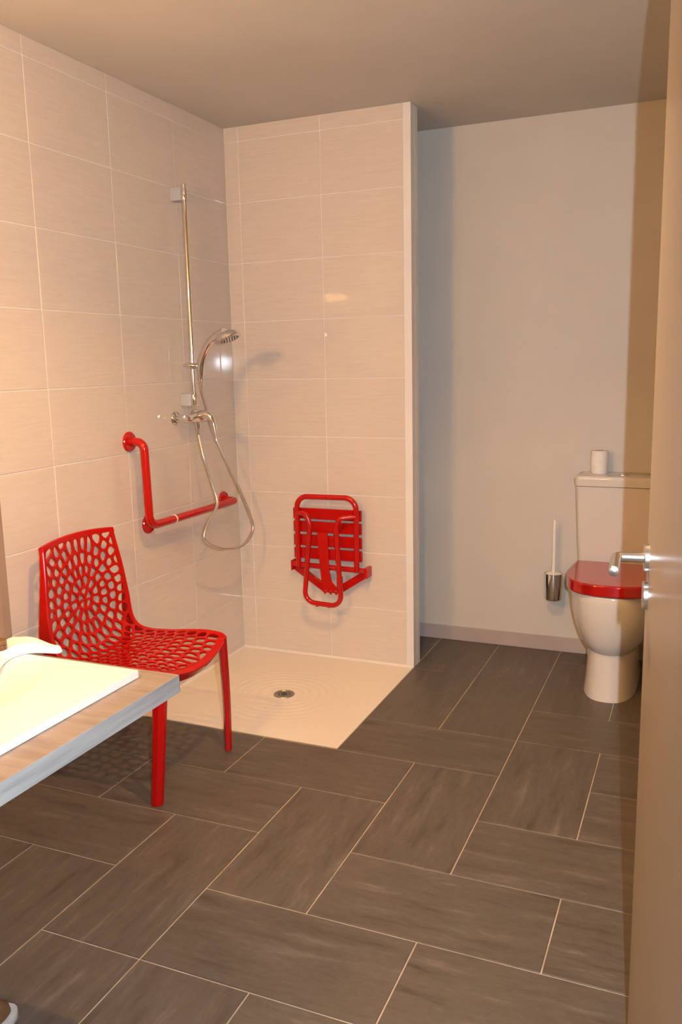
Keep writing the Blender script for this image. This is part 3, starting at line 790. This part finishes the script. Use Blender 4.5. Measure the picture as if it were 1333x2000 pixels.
def leg(top, bot, wt, wb, out, tw):
    """out = outward horizontal direction; radial thickness smaller than tangential width"""
    top, bot = Vector(top), Vector(bot); o_ = Vector(out).normalized(); t_ = Vector((-o_.y, o_.x, 0))
    b = MB(); rs = []
    for i in range(9):
        f = i/8; c = top.lerp(bot, f); c = c + o_*0.004*math.sin(math.pi*f)
        w = wt+(wb-wt)*f**0.8; r_ = w*tw
        rs.append([c+o_*r_*a+t_*w*e for a, e in ((0.5, -0.22), (0.5, 0.22), (0.12, 0.5), (-0.45, 0.46), (-0.5, 0.0), (-0.45, -0.46), (0.12, -0.5))])
    b.rings(rs); return bevel(b.obj('leg', M['red_plastic'], chair, True, 30), 0.0015)
leg((-0.978, -0.543, 0.440), (-0.994, -0.578, 0.0), 0.050, 0.040, (0.75, -0.66, 0), 0.72)
leg((-0.985, -0.150, 0.440), (-0.985, -0.140, 0.0), 0.050, 0.040, (0.75, 0.66, 0), 0.62)
leg((-1.412, -0.550, 0.470), (-1.484, -0.478, 0.0), 0.036, 0.026, (-0.8, -0.6, 0), 0.6)
leg((-1.412, -0.140, 0.470), (-1.482, -0.104, 0.0), 0.036, 0.026, (-0.8, 0.6, 0), 0.6)

# ------------------------------------------------------------------ washbasin unit
van = thing('washbasin_worktop', 'grey-brown wood worktop carrying the white basin, at the left foreground', 'worktop', (-0.68, -1.6, 0.70))
WX0, WX1, WY0, WY1 = XW, -0.432, -1.985, -1.228
b = MB(); b.box((WX0, WY0, 0.7505-0.001), (WX1-0.0008, WY1-0.0008, 0.7505)); b.box((WX0, WY0, 0.711), (WX1-0.0008, WY1-0.0008, 0.7495)); b.obj('worktop', M['wood'], van)
b = MB(); b.box((WX1-0.0008, WY0, 0.711), (WX1, WY1, 0.7502)); b.box((WX0, WY1-0.0008, 0.711), (WX1, WY1, 0.7502)); b.obj('edge_band', M['wood_edge_flash_tint'], van)['label'] = 'wood edge band, flash light painted in as blue-grey'
b = MB(); b.box((WX0, -1.975, 0.50), (WX0+0.03, -1.945, 0.711)); b.box((WX0, -1.975, 0.685), (-0.50, -1.945, 0.711))
b.obj('wall_support', M['brushed'], van)
basin = thing('washbasin', 'white rectangular washbasin slab with shallow bowl on the wood worktop', 'washbasin', (-0.70, -1.6, 0.75))
bx0, bx1, by0, by1, bz0, bz1 = -0.893, -0.505, -1.93, -1.274, 0.7515, 0.7675
b = MB(); nx, ny = 42, 64; vs = []; fs = []
cx_, cy_, hx_, hy_ = -0.772, -1.60, 0.128, 0.285
for j in range(ny+1):
    for i in range(nx+1):
        x = bx0+(bx1-bx0)*i/nx; y = by0+(by1-by0)*j/ny
        q = (abs((x-cx_)/hx_)**3.2+abs((y-cy_)/hy_)**3.2)**(1/3.2)
        z = bz1-0.005*(1-sst(0.80, 1.04, q))-0.0085*(1-sst(0.2, 0.95, q))
        vs.append((x, y, z))
n0 = len(vs)
for j in range(ny):
    for i in range(nx):
        q = j*(nx+1)+i; fs.append((q, q+1, q+nx+2, q+nx+1))
b.add(vs, fs)
b.add([(bx0, by0, bz0), (bx1, by0, bz0), (bx1, by1, bz0), (bx0, by1, bz0), (bx0, by0, bz1), (bx1, by0, bz1), (bx1, by1, bz1), (bx0, by1, bz1)], [(0, 1, 5, 4), (1, 2, 6, 5), (2, 3, 7, 6), (3, 0, 4, 7)])
b.obj('bowl_slab', M['basin'], basin, True, 50)
b = MB(); b.lathe([(0.022, 0), (0.022, 0.003), (0.0, 0.004)], (cx_, cy_, 0.7535), (0, 0, 1), 28); b.obj('plug', M['chrome'], basin, True)
b = MB(); b.lathe([(0.024, 0.767), (0.022, 0.775), (0.020, 0.88), (0.018, 0.895), (0.0, 0.897)], (-0.866, -1.66, 0), n=24); b.tube(fillet([(-0.866, -1.66, 0.86), (-0.80, -1.66, 0.875), (-0.775, -1.66, 0.845)], 0.02), 0.011, 14); b.tube([(-0.866, -1.66, 0.897), (-0.866, -1.66, 0.915), (-0.85, -1.66, 0.925)], 0.006, 10)
b.obj('tap', M['chrome'], basin, True)

# low pipe-casing wall behind the worktop, clad in brown wood panel
hw = thing('trim_3', 'low brown wood-clad casing wall behind the worktop', 'wall panel', (-1.2, -1.6, 0)); hw['kind'] = 'structure'
b = MB(); b.box((XW, -1.995, 0.751), (-0.925, -1.236, 1.315)); b.obj('casing', M['paint'], hw)
b = MB(); b.box((-0.925, -1.995, 0.751), (-0.898, -1.228, 1.33)); b.obj('wood_panel', M['wood_dark'], hw)
b = MB(); b.box((XW, -1.236, 0.751), (-0.925, -1.229, 1.33)); b.obj('wood_panel', M['wood_dark'], hw)
b = MB(); b.box((XW, -1.995, 1.315), (-0.898, -1.228, 1.33)); b.obj('cap_board', M['wood_dark'], hw)

# folded white towel on the basin's far corner
tow = MB(); nx, ny = 46, 40
def towpt(i, j):
    a = i/nx; c = j/ny                    # a: left (0) to hem (1); c: near (0) to far (1)
    hem = spline([(-0.725, -1.46, 0), (-0.775, -1.40, 0), (-0.815, -1.335, 0), (-0.818, -1.285, 0), (-0.790, -1.262, 0), (-0.745, -1.250, 0), (-0.742, -1.236, 0)], 8)
    f = c*(len(hem)-1); k = min(int(f), len(hem)-2); h = hem[k].lerp(hem[k+1], f-k)
    lx = -0.892; ly = -1.50+c*(0.27)
    x = lx+(h.x-lx)*a; y = ly+(h.y-ly)*a
    edge = min(1, (1-a)/0.10); zz = 0.7695+0.017*math.sqrt(max(0, 1-(1-edge)**2))
    zz += 0.004*math.sin(a*7+c*5)*edge + 0.006*c*(1-a)
    return (x, y, zz)
vs = [towpt(i, j) for j in range(ny+1) for i in range(nx+1)]; n1 = len(vs)
vs += [(v[0], v[1], max(0.7682, v[2]-0.010) if True else 0) for v in vs]
fs = []
for j in range(ny):
    for i in range(nx):
        q = j*(nx+1)+i; fs.append((q, q+1, q+nx+2, q+nx+1)); fs.append((n1+q, n1+q+nx+1, n1+q+nx+2, n1+q+1))
for i in range(nx):
    fs.append((i, n1+i, n1+i+1, i+1)); q = ny*(nx+1)+i; fs.append((q, q+1, n1+q+1, n1+q))
for j in range(ny):
    q = j*(nx+1); fs.append((q, q+nx+1, n1+q+nx+1, n1+q)); q += nx; fs.append((q, n1+q, n1+q+nx+1, q+nx+1))
tow.add(vs, fs)
t = tow.obj('towel', M['towel'], None, True, 70); subsurf(t, 1)
tag(t, 'folded white towel lying on the far corner of the washbasin', 'towel')

# small brown jar at the left picture edge
bt = thing('jar', 'small dark brown jar on the towel, just showing at the left picture edge', 'jar', (-0.848, -1.322, 0.787))
b = MB(); b.lathe([(0.0, 0.7865), (0.017, 0.7865), (0.019, 0.789), (0.019, 0.800), (0.017, 0.802), (0.0, 0.802)], (-0.848, -1.322, 0), n=28); b.obj('jar_body', M['glass_brown'], bt, True)
b = MB(); b.lathe([(0.018, 0.802), (0.019, 0.804), (0.019, 0.810), (0.017, 0.812), (0.0, 0.812)], (-0.848, -1.322, 0), n=28); b.obj('lid', M['brown'], bt, True)

# shoe just inside the lower left corner
shoe = thing('shoe', 'brown shoe with pale rubber sole, only its tip showing at the bottom left corner', 'shoe', (-0.80, -1.56, 0))
def shoe_ring(z, s_, top=False):
    out = []
    L_, W_ = 0.285*s_, 0.100*s_
    for k in range(36):
        a = 2*math.pi*k/36
        x = 0.5*L_*math.cos(a); w = 0.5*W_*(1+0.18*math.cos(a)-0.12*math.cos(2*a)); out.append((x, w*math.sin(a), z))
    return out
yaw = math.radians(62); SC = Vector((-0.812, -1.588, 0))
def sp(p): return (SC.x+p[0]*math.cos(yaw)-p[1]*math.sin(yaw), SC.y+p[0]*math.sin(yaw)+p[1]*math.cos(yaw), p[2])
b = MB(); b.rings([[sp(p) for p in shoe_ring(z, s_)] for z, s_ in ((0.001, 0.97), (0.006, 1.0), (0.024, 1.0), (0.027, 0.985))]); b.obj('sole', M['rubber'], shoe, True, 40)['label'] = 'pale rubber sole'
b = MB(); rs = []
for z, s_ in ((0.026, 0.94), (0.045, 0.92), (0.062, 0.82), (0.078, 0.66), (0.088, 0.48)):
    rs.append([sp((p[0]-(1-s_)*0.09, p[1], z)) for p in shoe_ring(z, s_)])
b.rings(rs); b.obj('upper', M['brown'], shoe, True, 60)

# ------------------------------------------------------------------ the lamps (outside the picture, seen as reflections)
cl = thing('ceiling_lamp', 'three-bulb ceiling lamp above the floor in front of the shower', 'lamp', (-0.27, -0.75, ZC))
b = MB(); b.lathe([(0.11, 0), (0.11, -0.012), (0.09, -0.02), (0.0, -0.021)], (-0.27, -0.75, ZC), (0, 0, 1), 32); b.obj('base_plate', M['white_plastic'], cl, True)
for (x, y, z) in CEIL_SPOTS:
    b = MB(); b.tube([(-0.27, -0.75, ZC-0.015), (x, y, ZC-0.045)], 0.006, 10); b.lathe([(0.012, -0.035), (0.022, -0.045), (0.034, -0.075), (0.050, -0.112), (0.049, -0.112), (0.033, -0.077), (0.021, -0.049), (0.0, -0.047)], (x, y, ZC), (0, 0, 1), 24, caps=False); b.obj('lamp_shade', M['white_plastic'], cl, True)
    b = MB(); b.lathe([(0.006, 0.020), (0.015, 0.016), (0.020, 0.0), (0.015, -0.014), (0.0, -0.020)], (x, y, z), (0, 0, 1), 20)
    b.obj('bulb', M['bulb_main' if x > -0.3 else 'bulb'], cl, True)
vl = thing('vanity_lamp', 'wall lamp on an arm above the washbasin', 'lamp', (VAN[0], VAN[1], VAN[2]))
b = MB(); b.tube([(XW, VAN[1], VAN[2]+0.06), (VAN[0], VAN[1], VAN[2]+0.06), (VAN[0], VAN[1], VAN[2]+0.03)], 0.008, 10); b.lathe([(0.04, 0), (0.04, 0.01)], (XW, VAN[1], VAN[2]+0.06), (1, 0, 0), 20); b.box((VAN[0]-0.11, VAN[1]-0.02, VAN[2]+0.03), (VAN[0]+0.11, VAN[1]+0.02, VAN[2]+0.045)); b.obj('arm', M['chrome'], vl, True)
b = MB(); b.tube([(VAN[0]-0.10, VAN[1], VAN[2]), (VAN[0]+0.10, VAN[1], VAN[2])], 0.024, 20); b.obj('diffuser', M['diffuser'], vl, True)
for sx in (-1, 1):
    b = MB(); b.lathe([(0.027, 0), (0.027, 0.012), (0.024, 0.015)], (VAN[0]+sx*0.1005, VAN[1], VAN[2]), (sx, 0, 0), 20); b.obj('end_cap', M['chrome'], vl, True)  # unseen caps, added to cut the lamp's light on the left wall
